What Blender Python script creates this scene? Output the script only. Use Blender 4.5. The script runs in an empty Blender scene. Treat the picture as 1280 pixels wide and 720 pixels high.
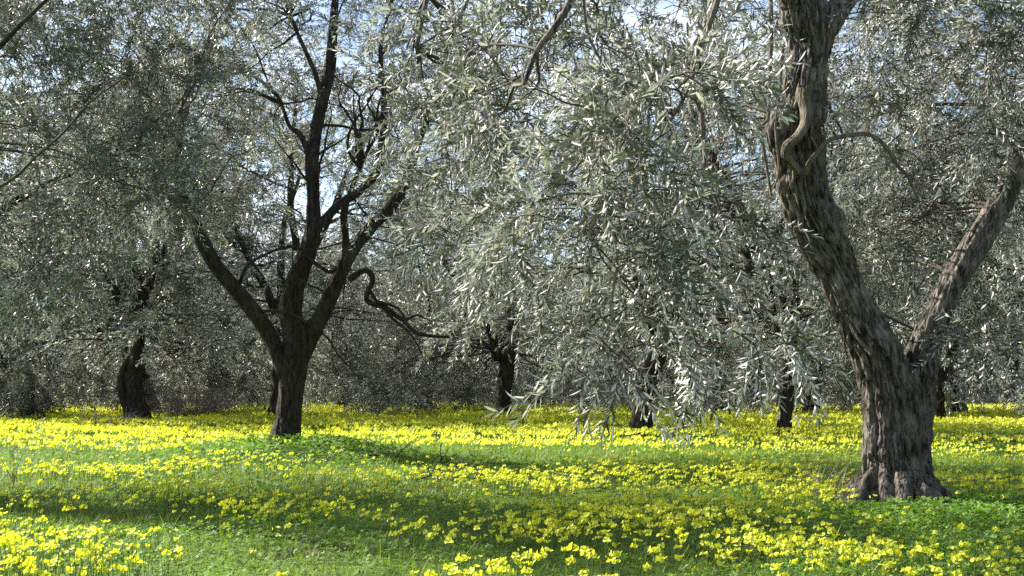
import bpy, math, random
import numpy as np
from mathutils import Vector, Matrix, noise

random.seed(11)
rng = np.random.default_rng(11)
scene = bpy.context.scene
col = scene.collection

# ------------------------------------------------------------------ camera
CAM_H, FOCAL, HORIZON = 1.1, 1250.0, 480.0
PITCH = math.atan((HORIZON - 360.0) / FOCAL)
cam_data = bpy.data.cameras.new('camera')
cam_data.sensor_width = 36.0
cam_data.lens = 36.0 * FOCAL / 1280.0
cam_data.clip_start, cam_data.clip_end = 0.1, 2000.0
cam = bpy.data.objects.new('camera', cam_data)
col.objects.link(cam)
cam.location = (0, 0, CAM_H)
cam.rotation_euler = (math.pi / 2 + PITCH, 0, 0)
scene.camera = cam

# ------------------------------------------------------------------ sky, sun, exposure
SUN_ELEV, SUN_BACK = math.radians(38), math.radians(28)     # the sun stands to the left and a little behind the trees
to_sun = Vector((-math.cos(SUN_BACK) * math.cos(SUN_ELEV), math.sin(SUN_BACK) * math.cos(SUN_ELEV), math.sin(SUN_ELEV)))
world = bpy.data.worlds.new('World')
scene.world = world
world.use_nodes = True
wn, wl = world.node_tree.nodes, world.node_tree.links
wn.clear()
sky = wn.new('ShaderNodeTexSky'); sky.sky_type = 'NISHITA'; sky.sun_disc = False
sky.sun_elevation = SUN_ELEV; sky.sun_rotation = math.radians(270) + SUN_BACK
sky.air_density = 1.0; sky.dust_density = 1.0
tc = wn.new('ShaderNodeTexCoord')
mp = wn.new('ShaderNodeMapping'); mp.inputs['Scale'].default_value = (1.0, 1.0, 2.2)
nz = wn.new('ShaderNodeTexNoise'); nz.inputs['Scale'].default_value = 2.6; nz.inputs['Detail'].default_value = 7; nz.inputs['Roughness'].default_value = 0.55
rp = wn.new('ShaderNodeValToRGB')
rp.color_ramp.elements[0].position = 0.50; rp.color_ramp.elements[1].position = 0.68
mx = wn.new('ShaderNodeMixRGB'); mx.inputs['Color2'].default_value = (7.5, 7.9, 8.8, 1)
bg = wn.new('ShaderNodeBackground'); bg.inputs['Strength'].default_value = 0.075
wo = wn.new('ShaderNodeOutputWorld')
wl.new(tc.outputs['Generated'], mp.inputs['Vector']); wl.new(mp.outputs[0], nz.inputs['Vector'])
wl.new(nz.outputs['Fac'], rp.inputs['Fac']); wl.new(rp.outputs['Color'], mx.inputs['Fac'])
wl.new(sky.outputs[0], mx.inputs['Color1']); wl.new(mx.outputs[0], bg.inputs['Color']); wl.new(bg.outputs[0], wo.inputs['Surface'])

sun_data = bpy.data.lights.new('sun', 'SUN')
sun_data.energy = 5.0; sun_data.angle = math.radians(0.53); sun_data.color = (1.0, 0.96, 0.88)
sun = bpy.data.objects.new('sun', sun_data)
col.objects.link(sun)
sun.rotation_euler = to_sun.to_track_quat('Z', 'Y').to_euler()
sun.location = to_sun * 60

scene.view_settings.view_transform = 'Standard'
scene.view_settings.look = 'None'
scene.view_settings.exposure = 1.75
scene.view_settings.gamma = 1.0
scene.view_settings.use_curve_mapping = False
scene.render.engine = 'CYCLES'
scene.cycles.use_denoising = False
scene.cycles.max_bounces = 6
scene.cycles.diffuse_bounces = 3
scene.cycles.glossy_bounces = 2
scene.cycles.transmission_bounces = 4
scene.cycles.caustics_reflective = False
scene.cycles.caustics_refractive = False

# ------------------------------------------------------------------ helpers
RIGHT = Vector((1, 0, 0))
FWD = Vector((0, math.cos(PITCH), math.sin(PITCH)))
UP = Vector((0, -math.sin(PITCH), math.cos(PITCH)))


def at(px, py, Y):
    """the point of the place that stands Y metres out along this line of sight"""
    d = RIGHT * ((px - 640.0) / FOCAL) + UP * ((360.0 - py) / FOCAL) + FWD
    return Vector((0, 0, CAM_H)) + d * (Y / d.y)


MOUNDS = [(3.3, 8.4, -0.05, 0.8), (-3.2, 14.6, 0.24, 1.1), (-1.2, 12.6, 0.10, 1.1), (1.9, 7.4, 0.05, 0.8),
          (-3.6, 10.6, 0.07, 1.3), (5.6, 7.6, 0.06, 1.0)]


def ground_h(x, y):
    x = np.asarray(x, float); y = np.asarray(y, float)
    near = 1.0 / (1.0 + (np.maximum(y, 0) / 60.0) ** 2)
    h = (0.030 * np.sin(0.9 * x + 0.5 * y) + 0.028 * np.sin(1.7 * y - 0.35 * x + 1.0)
         + 0.014 * np.sin(2.9 * x + 1.3 * y + 2.0) + 0.010 * np.sin(4.3 * y - 2.2 * x)) * near
    for mx_, my_, a, s in MOUNDS:
        h = h + a * np.exp(-((x - mx_) ** 2 + (y - my_) ** 2) / (2 * s * s))
    return h


def ground_at(px, py, h=0.0):
    """where a line of sight meets level ground"""
    Y = FOCAL * CAM_H / (py - HORIZON)
    for _ in range(4):
        p = at(px, py, Y)
        Y *= (CAM_H - h) / max(1e-3, CAM_H - p.z)
    return at(px, py, Y)


def link(o, parent=None):
    col.objects.link(o)
    if parent is not None:
        o.parent = parent
    return o


def tag(o, label=None, cat=None, group=None, kind=None):
    if label: o['label'] = label
    if cat: o['category'] = cat
    if group: o['group'] = group
    if kind: o['kind'] = kind
    return o


def empty(name, loc=(0, 0, 0), rz=0.0):
    o = bpy.data.objects.new(name, None)
    o.empty_display_size = 0.2
    link(o); o.location = loc; o.rotation_euler = (0, 0, rz)
    return o


def np_mesh(name, verts, polys, mats, smooth=False):
    """polys: list of (M,k) index arrays, each with a material index array or int"""
    me = bpy.data.meshes.new(name)
    verts = np.ascontiguousarray(verts, dtype=np.float32)
    me.vertices.add(len(verts)); me.vertices.foreach_set('co', verts.ravel())
    loops, starts, mi, n = [], [], [], 0
    for arr, m in polys:
        arr = np.asarray(arr, dtype=np.int32)
        if len(arr) == 0:
            continue
        k = arr.shape[1]
        loops.append(arr.ravel()); starts.append(n + np.arange(len(arr), dtype=np.int32) * k)
        mi.append(np.full(len(arr), m, np.int32) if np.isscalar(m) else np.asarray(m, np.int32))
        n += arr.size
    loops = np.concatenate(loops); starts = np.concatenate(starts); mi = np.concatenate(mi)
    me.loops.add(len(loops)); me.loops.foreach_set('vertex_index', loops)
    me.polygons.add(len(starts)); me.polygons.foreach_set('loop_start', starts)
    me.polygons.foreach_set('material_index', mi)
    if smooth:
        me.polygons.foreach_set('use_smooth', np.ones(len(starts), bool))
    for m in mats:
        me.materials.append(m)
    me.update(calc_edges=True)
    return me


def obj(name, me, parent=None, loc=None):
    o = bpy.data.objects.new(name, me)
    link(o, parent)
    if loc is not None:
        o.location = loc
    return o


# ------------------------------------------------------------------ materials
def new_mat(name):
    m = bpy.data.materials.new(name); m.use_nodes = True
    nt = m.node_tree; nt.nodes.clear()
    out = nt.nodes.new('ShaderNodeOutputMaterial')
    return m, nt.nodes, nt.links, out


def leaf_mat(name, top, under, trans=0.22, rough=0.4, tint=(1.0, 1.0, 0.6), spread=0.45):
    m, N, L, out = new_mat(name)
    g = N.new('ShaderNodeNewGeometry')
    mixc = N.new('ShaderNodeMixRGB'); mixc.inputs[1].default_value = (*top, 1); mixc.inputs[2].default_value = (*under, 1)
    L.new(g.outputs['Backfacing'], mixc.inputs[0])
    mr = N.new('ShaderNodeMapRange'); mr.inputs[3].default_value = 1 - spread; mr.inputs[4].default_value = 1 + spread
    L.new(g.outputs['Random Per Island'], mr.inputs[0])
    mul = N.new('ShaderNodeMixRGB'); mul.blend_type = 'MULTIPLY'; mul.inputs[0].default_value = 1
    L.new(mixc.outputs[0], mul.inputs[1]); L.new(mr.outputs[0], mul.inputs[2])
    p = N.new('ShaderNodeBsdfPrincipled'); p.inputs['Roughness'].default_value = rough
    p.inputs['Specular IOR Level'].default_value = 0.5
    L.new(mul.outputs[0], p.inputs['Base Color'])
    t = N.new('ShaderNodeBsdfTranslucent')
    tm = N.new('ShaderNodeMixRGB'); tm.blend_type = 'MULTIPLY'; tm.inputs[0].default_value = 1
    tm.inputs[2].default_value = (*tint, 1); L.new(mul.outputs[0], tm.inputs[1]); L.new(tm.outputs[0], t.inputs['Color'])
    ms = N.new('ShaderNodeMixShader'); ms.inputs[0].default_value = trans
    L.new(p.outputs[0], ms.inputs[1]); L.new(t.outputs[0], ms.inputs[2]); L.new(ms.outputs[0], out.inputs['Surface'])
    return m


def bark_mat(name, dark, light, scale=9.0, bump=0.6):
    m, N, L, out = new_mat(name)
    tcn = N.new('ShaderNodeTexCoord')
    mpn = N.new('ShaderNodeMapping'); mpn.inputs['Scale'].default_value = (1, 1, 0.22)
    L.new(tcn.outputs['Object'], mpn.inputs['Vector'])
    n1 = N.new('ShaderNodeTexNoise'); n1.inputs['Scale'].default_value = scale * 2.4; n1.inputs['Detail'].default_value = 8; n1.inputs['Roughness'].default_value = 0.66
    n1.inputs['Distortion'].default_value = 0.7
    L.new(mpn.outputs[0], n1.inputs['Vector'])
    v = N.new('ShaderNodeTexVoronoi'); v.feature = 'DISTANCE_TO_EDGE'; v.inputs['Scale'].default_value = scale * 3.0
    L.new(mpn.outputs[0], v.inputs['Vector'])
    n2 = N.new('ShaderNodeTexNoise'); n2.inputs['Scale'].default_value = 3.1; n2.inputs['Detail'].default_value = 5; n2.inputs['Roughness'].default_value = 0.6
    L.new(tcn.outputs['Object'], n2.inputs['Vector'])
    r1 = N.new('ShaderNodeValToRGB')
    r1.color_ramp.elements[0].position = 0.40; r1.color_ramp.elements[0].color = (*dark, 1)
    r1.color_ramp.elements[1].position = 0.62; r1.color_ramp.elements[1].color = (*light, 1)
    L.new(n1.outputs['Fac'], r1.inputs['Fac'])
    r2 = N.new('ShaderNodeValToRGB')      # pale lichen patches
    r2.color_ramp.elements[0].position = 0.55; r2.color_ramp.elements[0].color = (0, 0, 0, 1)
    r2.color_ramp.elements[1].position = 0.75; r2.color_ramp.elements[1].color = (0.8, 0.8, 0.8, 1)
    L.new(n2.outputs['Fac'], r2.inputs['Fac'])
    mixl = N.new('ShaderNodeMixRGB'); mixl.inputs[2].default_value = (light[0] * 1.5, light[1] * 1.55, light[2] * 1.5, 1)
    L.new(r2.outputs[0], mixl.inputs[0]); L.new(r1.outputs[0], mixl.inputs[1])
    p = N.new('ShaderNodeBsdfPrincipled'); p.inputs['Roughness'].default_value = 0.9; p.inputs['Specular IOR Level'].default_value = 0.2
    L.new(mixl.outputs[0], p.inputs['Base Color'])
    add = N.new('ShaderNodeMath'); add.operation = 'MULTIPLY_ADD'; add.inputs[1].default_value = 0.5
    sm = N.new('ShaderNodeMath'); sm.operation = 'MINIMUM'; sm.inputs[1].default_value = 0.35
    L.new(v.outputs['Distance'], sm.inputs[0]); L.new(n1.outputs['Fac'], add.inputs[0]); L.new(sm.outputs[0], add.inputs[2])
    b = N.new('ShaderNodeBump'); b.inputs['Strength'].default_value = bump; b.inputs['Distance'].default_value = 0.03
    L.new(add.outputs[0], b.inputs['Height']); L.new(b.outputs[0], p.inputs['Normal'])
    L.new(p.outputs[0], out.inputs['Surface'])
    return m


def plain_mat(name, c, rough=0.8, vary=0.3, scale=14.0):
    m, N, L, out = new_mat(name)
    tcn = N.new('ShaderNodeTexCoord')
    n = N.new('ShaderNodeTexNoise'); n.inputs['Scale'].default_value = scale; n.inputs['Detail'].default_value = 4
    L.new(tcn.outputs['Object'], n.inputs['Vector'])
    r = N.new('ShaderNodeValToRGB')
    r.color_ramp.elements[0].position = 0.3; r.color_ramp.elements[0].color = tuple(k * (1 - vary) for k in c) + (1,)
    r.color_ramp.elements[1].position = 0.7; r.color_ramp.elements[1].color = tuple(k * (1 + vary) for k in c) + (1,)
    L.new(n.outputs['Fac'], r.inputs['Fac'])
    p = N.new('ShaderNodeBsdfPrincipled'); p.inputs['Roughness'].default_value = rough; p.inputs['Specular IOR Level'].default_value = 0.25
    L.new(r.outputs[0], p.inputs['Base Color']); L.new(p.outputs[0], out.inputs['Surface'])
    return m


M_LEAF = leaf_mat('olive_leaf', (0.086, 0.094, 0.070), (0.45, 0.45, 0.41), 0.24, 0.44, (0.95, 1.0, 0.75), 0.5)
M_TWIG = plain_mat('olive_twig', (0.23, 0.195, 0.15))
M_BRANCH = plain_mat('olive_branch', (0.065, 0.052, 0.04), 0.9)
M_BARK = bark_mat('olive_bark', (0.016, 0.013, 0.010), (0.165, 0.140, 0.114), 9.0, 1.0)
M_BARK_DARK = bark_mat('olive_bark_dark', (0.012, 0.009, 0.007), (0.052, 0.041, 0.032))
M_SUCKER = bark_mat('smooth_pale_bark', (0.065, 0.052, 0.038), (0.155, 0.128, 0.095), 14.0, 0.5)
M_PETAL = leaf_mat('yellow_petal', (0.66, 0.68, 0.05), (0.62, 0.64, 0.05), 0.42, 0.6, (1.0, 1.0, 0.6), 0.32)
M_STEM = leaf_mat('flower_stem', (0.15, 0.22, 0.045), (0.15, 0.22, 0.045), 0.2, 0.5, (1, 1, 0.5), 0.25)
M_CLOVER = leaf_mat('sorrel_leaf', (0.112, 0.225, 0.022), (0.135, 0.24, 0.035), 0.40, 0.72, (1.2, 1.2, 0.4), 0.35)
M_GRASS = leaf_mat('grass_blade', (0.20, 0.275, 0.04), (0.20, 0.275, 0.04), 0.36, 0.6, (1.1, 1.1, 0.5), 0.4)
M_DRY = leaf_mat('dry_grass', (0.30, 0.26, 0.16), (0.30, 0.26, 0.16), 0.2, 0.7, (1, 1, 0.8), 0.3)
M_DRYTWIG = plain_mat('bare_grey_twig', (0.30, 0.25, 0.235), 0.9)

# ------------------------------------------------------------------ ground
def ground_material():
    m, N, L, out = new_mat('meadow_ground')
    tcn = N.new('ShaderNodeTexCoord')
    n1 = N.new('ShaderNodeTexNoise'); n1.inputs['Scale'].default_value = 1.1; n1.inputs['Detail'].default_value = 6; n1.inputs['Roughness'].default_value = 0.6
    n2 = N.new('ShaderNodeTexNoise'); n2.inputs['Scale'].default_value = 22; n2.inputs['Detail'].default_value = 6; n2.inputs['Roughness'].default_value = 0.7
    for n in (n1, n2): L.new(tcn.outputs['Object'], n.inputs['Vector'])
    r1 = N.new('ShaderNodeValToRGB')
    r1.color_ramp.elements[0].position = 0.30; r1.color_ramp.elements[0].color = (0.055, 0.050, 0.026, 1)
    r1.color_ramp.elements[1].position = 0.48; r1.color_ramp.elements[1].color = (0.09, 0.15, 0.028, 1)
    e = r1.color_ramp.elements.new(0.7); e.color = (0.11, 0.185, 0.032, 1)
    L.new(n1.outputs['Fac'], r1.inputs['Fac'])
    r2 = N.new('ShaderNodeValToRGB'); r2.color_ramp.elements[0].color = (0.5, 0.5, 0.5, 1); r2.color_ramp.elements[1].color = (1.3, 1.3, 1.3, 1)
    r2.color_ramp.elements[0].position = 0.3; r2.color_ramp.elements[1].position = 0.7
    L.new(n2.outputs['Fac'], r2.inputs['Fac'])
    mu = N.new('ShaderNodeMixRGB'); mu.blend_type = 'MULTIPLY'; mu.inputs[0].default_value = 1
    L.new(r1.outputs[0], mu.inputs[1]); L.new(r2.outputs[0], mu.inputs[2])
    p = N.new('ShaderNodeBsdfPrincipled'); p.inputs['Roughness'].default_value = 0.95; p.inputs['Specular IOR Level'].default_value = 0.1
    b = N.new('ShaderNodeBump'); b.inputs['Strength'].default_value = 0.8; b.inputs['Distance'].default_value = 0.04
    L.new(n2.outputs['Fac'], b.inputs['Height']); L.new(b.outputs[0], p.inputs['Normal'])
    L.new(mu.outputs[0], p.inputs['Base Color']); L.new(p.outputs[0], out.inputs['Surface'])
    return m


def graded(lo, hi, fine_lo, fine_hi, fine, growth=1.25):
    a = list(np.arange(fine_lo, fine_hi + 1e-6, fine))
    s, v = fine, fine_hi
    while v < hi:
        s *= growth; v += s; a.append(v)
    s, v, b = fine, fine_lo, []
    while v > lo:
        s *= growth; v -= s; b.append(v)
    return np.array(b[::-1] + a)


gx, gy = graded(-600, 600, -14, 14, 0.16), graded(-40, 900, 2, 26, 0.16)
GX, GY = np.meshgrid(gx, gy)
gv = np.stack([GX, GY, ground_h(GX, GY)], -1).reshape(-1, 3)
ii = np.arange(len(gy) - 1)[:, None] * len(gx) + np.arange(len(gx) - 1)[None, :]
gq = np.stack([ii, ii + 1, ii + 1 + len(gx), ii + len(gx)], -1).reshape(-1, 4)
ground = obj('ground', np_mesh('ground', gv, [(gq, 0)], [ground_material()], True))
tag(ground, kind='structure')

# ------------------------------------------------------------------ tubes and bark
def catmull(pts, radii, step):
    P = [Vector(p) for p in pts]
    P = [P[0] * 2 - P[1]] + P + [P[-1] * 2 - P[-2]]
    R = [radii[0]] + list(radii) + [radii[-1]]
    out, rad = [], []
    for i in range(1, len(P) - 2):
        n = max(1, int(round((P[i + 1] - P[i]).length / step)))
        for k in range(n):
            t = k / n
            a, b, c, d = P[i - 1], P[i], P[i + 1], P[i + 2]
            out.append(0.5 * ((2 * b) + (c - a) * t + (2 * a - 5 * b + 4 * c - d) * t * t + (3 * b - a - 3 * c + d) * t ** 3))
            rad.append(R[i] + (R[i + 1] - R[i]) * (t * t * (3 - 2 * t)))
    out.append(P[-2]); rad.append(R[-2])
    return out, rad


def frames(pts):
    T = []
    for i in range(len(pts)):
        a, b = pts[max(0, i - 1)], pts[min(len(pts) - 1, i + 1)]
        T.append((b - a).normalized())
    n = Vector((1, 0, 0)) if abs(T[0].x) < 0.8 else Vector((0, 1, 0))
    out = []
    for t in T:
        n = (n - t * n.dot(t)).normalized()
        out.append((t, n, t.cross(n)))
    return out


def bark_tube(pts, radii, sides=40, step=0.05, seed=0.0, ridge=0.10, lobes=0.10, twist=0.6, bumps=(), bias=None):
    """one gnarled trunk or limb as a closed tube with fluted, fissured bark"""
    C, R = catmull(pts, radii, step)
    F = frames(C)
    V, s = [], 0.0
    th = [2 * math.pi * k / sides for k in range(sides)]
    for i, (c, r, (t, n, b)) in enumerate(zip(C, R, F)):
        if i: s += (c - C[i - 1]).length
        tw = twist * s
        for a in th:
            dirv = n * math.cos(a) + b * math.sin(a)
            al = a + tw
            q = Vector((math.cos(al) * 1.1, math.sin(al) * 1.1, s * 0.55 + seed))
            big = noise.noise(q * 1.2) * lobes * 1.6 + noise.noise(q * 2.6 + Vector((7, 3, 1))) * lobes
            big *= 1 + 1.2 * math.exp(-s / .35)
            rr = max(r, 0.02)
            q2 = Vector((math.cos(al) * rr * 24, math.sin(al) * rr * 24, s * 3.4 + seed * 2)) + Vector((0, 0, 1.2 * noise.noise(Vector((math.cos(al) * 3, math.sin(al) * 3, s * 2 + seed)))))
            fine = min(1.0, 4.5 * abs(noise.noise(q2))) - 0.75
            q3 = Vector((math.cos(al) * rr * 42, math.sin(al) * rr * 42, s * 9 + seed))
            fin2 = noise.noise(q3) + .8 * (min(1, 4 * abs(noise.noise(q3 * .5 + Vector((3, 8, 2))))) - .6)
            rad = r * (1 + big) + min(r * 0.5, 0.10) * ridge * (fine * 1.0 + fin2 * 0.45)
            p = c + dirv * rad
            for (bp, bs, ba) in bumps:
                d2 = (p - bp).length_squared
                if d2 < 9 * bs * bs:
                    p = p + dirv * ba * math.exp(-d2 / (2 * bs * bs))
            V.append(p)
    m = len(C)
    q = [(i * sides + k, i * sides + (k + 1) % sides, (i + 1) * sides + (k + 1) % sides, (i + 1) * sides + k) for i in range(m - 1) for k in range(sides)]
    V.append(C[-1] + F[-1][0] * R[-1] * 0.4)
    tip = len(V) - 1
    tri = [((m - 1) * sides + k, (m - 1) * sides + (k + 1) % sides, tip) for k in range(sides)]
    return np.array([tuple(v) for v in V]), np.array(q), np.array(tri)


def bark_obj(name, parent, origin, mat, *a, **k):
    V, q, t = bark_tube(*a, **k)
    me = np_mesh(name, V - np.array(origin), [(q, 0), (t, 0)], [mat], True)
    return obj(name, me, parent)


def tubes_mesh(name, curves, mat, sides=5, origin=(0, 0, 0)):
    """many thin branches joined into one mesh; curves: list of (points, r0, r1)"""
    VV, QQ, n = [], [], 0
    for pts, r0, r1 in curves:
        F = frames(pts); m = len(pts)
        ang = np.arange(sides) * 2 * math.pi / sides
        ring = []
        for i, (p, (t, a, b)) in enumerate(zip(pts, F)):
            f = i / max(1, m - 1)
            r = r0 + (r1 - r0) * f
            ring.append(np.array(p) + r * (np.cos(ang)[:, None] * np.array(a) + np.sin(ang)[:, None] * np.array(b)))
        VV.append(np.concatenate(ring))
        i0 = (np.arange(m - 1)[:, None] * sides + np.arange(sides)[None, :])
        i1 = (np.arange(m - 1)[:, None] * sides + (np.arange(sides)[None, :] + 1) % sides)
        QQ.append(np.stack([i0, i1, i1 + sides, i0 + sides], -1).reshape(-1, 4) + n)
        n += m * sides
    return np_mesh(name, np.concatenate(VV) - np.array(origin), [(np.concatenate(QQ), 0)], [mat], True)


# ------------------------------------------------------------------ olive sprigs
def make_sprig(r, nodes, length, leaf_len, leaf_w, detailed):
    V, Q, Tm = [], [], []           # verts, leaf quads, stem quads
    ts = np.linspace(0, 1, 3 if detailed else 2)
    wig = r.normal(0, 0.04, 2)
    def stem(t):
        return np.array([length * t, wig[0] * length * math.sin(3 * t), wig[1] * length * math.sin(2.4 * t) - 0.16 * length * t * t])
    for k in range(len(ts)):
        p = stem(ts[k]); rad = 0.0022 * (1 - 0.65 * ts[k])
        for j in range(3):
            a = j * 2.0944
            V.append(p + np.array([0, math.cos(a) * rad, math.sin(a) * rad]))
    for k in range(len(ts) - 1):
        for j in range(3):
            Tm.append((k * 3 + j, k * 3 + (j + 1) % 3, k * 3 + 3 + (j + 1) % 3, k * 3 + 3 + j))
    def leaf(base, d, up, L, w):
        d = d / np.linalg.norm(d)
        side = np.cross(d, up); side /= (np.linalg.norm(side) + 1e-9)
        n = np.cross(side, d)
        bend = r.normal(-0.05, 0.07) * L
        fold = 0.18 * w
        i = len(V)
        if detailed:
            V.extend([base, base + d * L * .30 - side * w * .46 + n * (fold + bend * .2), base + d * L * .68 - side * w * .42 + n * (fold + bend * .6),
                      base + d * L + n * bend * 1.3,
                      base + d * L * .68 + side * w * .42 + n * (fold + bend * .6), base + d * L * .30 + side * w * .46 + n * (fold + bend * .2)])
            Q.append((i, i + 3, i + 2, i + 1)); Q.append((i, i + 5, i + 4, i + 3))
        else:
            V.extend([base, base + d * L * .45 - side * w * .5 + n * (fold + bend * .4), base + d * L + n * bend, base + d * L * .45 + side * w * .5 + n * (fold + bend * .4)])
            Q.append((i, i + 3, i + 2, i + 1))
    tang = np.array([1.0, 0, -0.15])
    roll = r.uniform(0, 6.28)
    for k in range(nodes):
        t = (k + 0.6) / nodes
        p = stem(t); roll += 1.57 + r.normal(0, 0.3)
        for s in (0, math.pi):
            if r.random() < 0.10: continue
            a = roll + s + r.normal(0, 0.2)
            rad = np.array([0, math.cos(a), math.sin(a)])
            open_ = (0.95 - 0.35 * t) + r.normal(0, 0.16)
            d = tang * math.cos(open_) + rad * math.sin(open_)
            up = tang * math.sin(open_) - rad * math.cos(open_) + r.normal(0, 0.35, 3)
            leaf(p, d, up, leaf_len * r.uniform(0.7, 1.15) * (1 - 0.25 * abs(t - 0.45)), leaf_w * r.uniform(0.8, 1.2))
    leaf(stem(1.0), tang + r.normal(0, .2, 3), np.array([0, 0, 1.0]) + r.normal(0, .3, 3), leaf_len * 0.8, leaf_w)
    return np.array(V), np.array(Q), np.array(Tm)


SPRIG_NEAR = [make_sprig(np.random.default_rng(100 + k), 11, 0.34, 0.074, 0.0135, True) for k in range(8)]
SPRIG_MID = [make_sprig(np.random.default_rng(200 + k), 11, 0.36, 0.078, 0.0165, False) for k in range(8)]
SPRIG_FAR = [make_sprig(np.random.default_rng(300 + k), 9, 0.42, 0.108, 0.0235, False) for k in range(8)]


def sprigs_mesh(name, templates, anchors, origin=(0, 0, 0), seed=1, mats=None):
    """anchors: (N,7) position, direction, scale -> all sprigs joined"""
    A = np.asarray(anchors, float); r = np.random.default_rng(seed)
    pos = A[:, :3] - np.array(origin); d = A[:, 3:6]; sc = A[:, 6]
    d = d / np.linalg.norm(d, axis=1, keepdims=True)
    up = np.tile(np.array([[0, 0, 1.0]]), (len(A), 1)) + r.normal(0, 0.35, (len(A), 3))
    y = np.cross(up, d); y /= np.linalg.norm(y, axis=1, keepdims=True) + 1e-9
    z = np.cross(d, y)
    M = np.stack([d, y, z], -1) * sc[:, None, None]
    which = r.integers(0, len(templates), len(A))
    VV, QQ, SS, n = [], [], [], 0
    for k, (v, q, s) in enumerate(templates):
        idx = np.where(which == k)[0]
        if len(idx) == 0: continue
        W = np.einsum('nij,vj->nvi', M[idx], v) + pos[idx][:, None, :]
        off = n + np.arange(len(idx)) * len(v)
        QQ.append((q[None] + off[:, None, None]).reshape(-1, 4)); SS.append((s[None] + off[:, None, None]).reshape(-1, 4))
        VV.append(W.reshape(-1, 3)); n += len(idx) * len(v)
    return np_mesh(name, np.concatenate(VV), [(np.concatenate(QQ), 0), (np.concatenate(SS), 1)], mats or [M_LEAF, M_TWIG])


def droop_curve(r, p, d, length, droop, step=0.1, wig=0.16):
    d = Vector(d).normalized(); p = Vector(p)
    pts = [p.copy()]
    for _ in range(max(3, int(length / step))):
        d = (d + Vector((r.normal(0, wig), r.normal(0, wig), r.normal(0, wig) - droop * step))).normalized()
        p = p + d * step
        pts.append(p.copy())
    return pts


def link_curve(r, a, b, n=10):
    """a wandering branch from a point on a limb to the heart of a leaf clump"""
    a, b = Vector(a), Vector(b); L = (b - a).length
    mid = (a + b) / 2 + Vector((r.normal(0, .10), r.normal(0, .10), r.uniform(.02, .26))) * L
    out = []
    ph = r.uniform(0, 6.28, 3)
    for i in range(n + 1):
        t = i / n
        p = a * (1 - t) ** 2 + mid * 2 * t * (1 - t) + b * t * t
        w = math.sin(math.pi * t) * 0.05 * L
        p = p + Vector((math.sin(6 * t + ph[0]), math.sin(7 * t + ph[1]), math.sin(5 * t + ph[2]))) * w
        out.append(p)
    return out


def grow_clump(r, c, rad, twigs, anchors, curves, droop=1.0, scale=1.0, per=5, low=0.12):
    c = Vector(c)
    for _ in range(twigs):
        a, e = r.uniform(0, 2 * math.pi), r.uniform(-0.3, 1.0)
        off = Vector((math.cos(a), math.sin(a), e)) * rad * r.uniform(0.05, 0.5)
        out = Vector((math.cos(a + r.normal(0, .5)), math.sin(a + r.normal(0, .5)), 0.5 + r.normal(0, .45)))
        pts = droop_curve(r, c + off, out, rad * r.uniform(0.7, 1.35), droop * r.uniform(0.5, 1.6) / max(rad, .25))
        while len(pts) > 3 and pts[-1].z < low: pts.pop()
        curves.append((pts, 0.0055 * scale, 0.0025 * scale))
        for _k in range(per):
            i = int(r.integers(1, len(pts)))
            d = (pts[i] - pts[i - 1]).normalized() + Vector((r.normal(0, .5), r.normal(0, .5), r.normal(-.1, .4)))
            if pts[i].z < low: continue
            anchors.append((*pts[i], *d, scale * r.uniform(0.75, 1.2)))
        d = pts[-1] - pts[-2]
        if pts[-1].z > low:
            anchors.append((*pts[-1], *d, scale))


def nearest_on(limbs, c, r):
    best, bd = None, 1e9
    for pts in limbs:
        for p in pts:
            d = (p - c).length + max(0, p.z - c.z) * 0.6 + r.uniform(0, .9)
            if p.z > 0.9 and d < bd: best, bd = p, d
    return best


def crown_parts(root, origin, clumps, limbs, templates, seed, droop=1.0, scale=1.0, per=5, low=.12):
    """clumps: list of (centre, radius, twigs)"""
    r = np.random.default_rng(seed)
    anchors, twigs, arms = [], [], []
    for c, rad, n in clumps:
        c = Vector(c)
        a = nearest_on(limbs, c, r)
        if a is not None and (a - c).length > 0.15:
            L = (a - c).length
            arms.append((link_curve(r, a, c), min(0.017, 0.006 + 0.004 * L), 0.004))
        grow_clump(r, c, rad, n, anchors, twigs, droop, scale, per, low)
    b = obj('branches', tubes_mesh('branches', arms + twigs, M_BRANCH, 3, origin), root); tag(b, kind='stuff')
    cr = obj('crown', sprigs_mesh('crown', templates, anchors, origin, seed), root); tag(cr, kind='stuff')
    return len(anchors)


def region(r, px, py, Y, n, rad, twigs):
    return [(at(r.uniform(*px), r.uniform(*py), r.uniform(*Y)), r.uniform(*rad), twigs) for _ in range(n)]


def poly(spec, f=1.0):
    """[(px, py, Y, half width in photo pixels)] -> points and radii in metres"""
    return [at(a, b, Y) for a, b, Y, w in spec], [w * Y / FOCAL * f for a, b, Y, w in spec]


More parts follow.
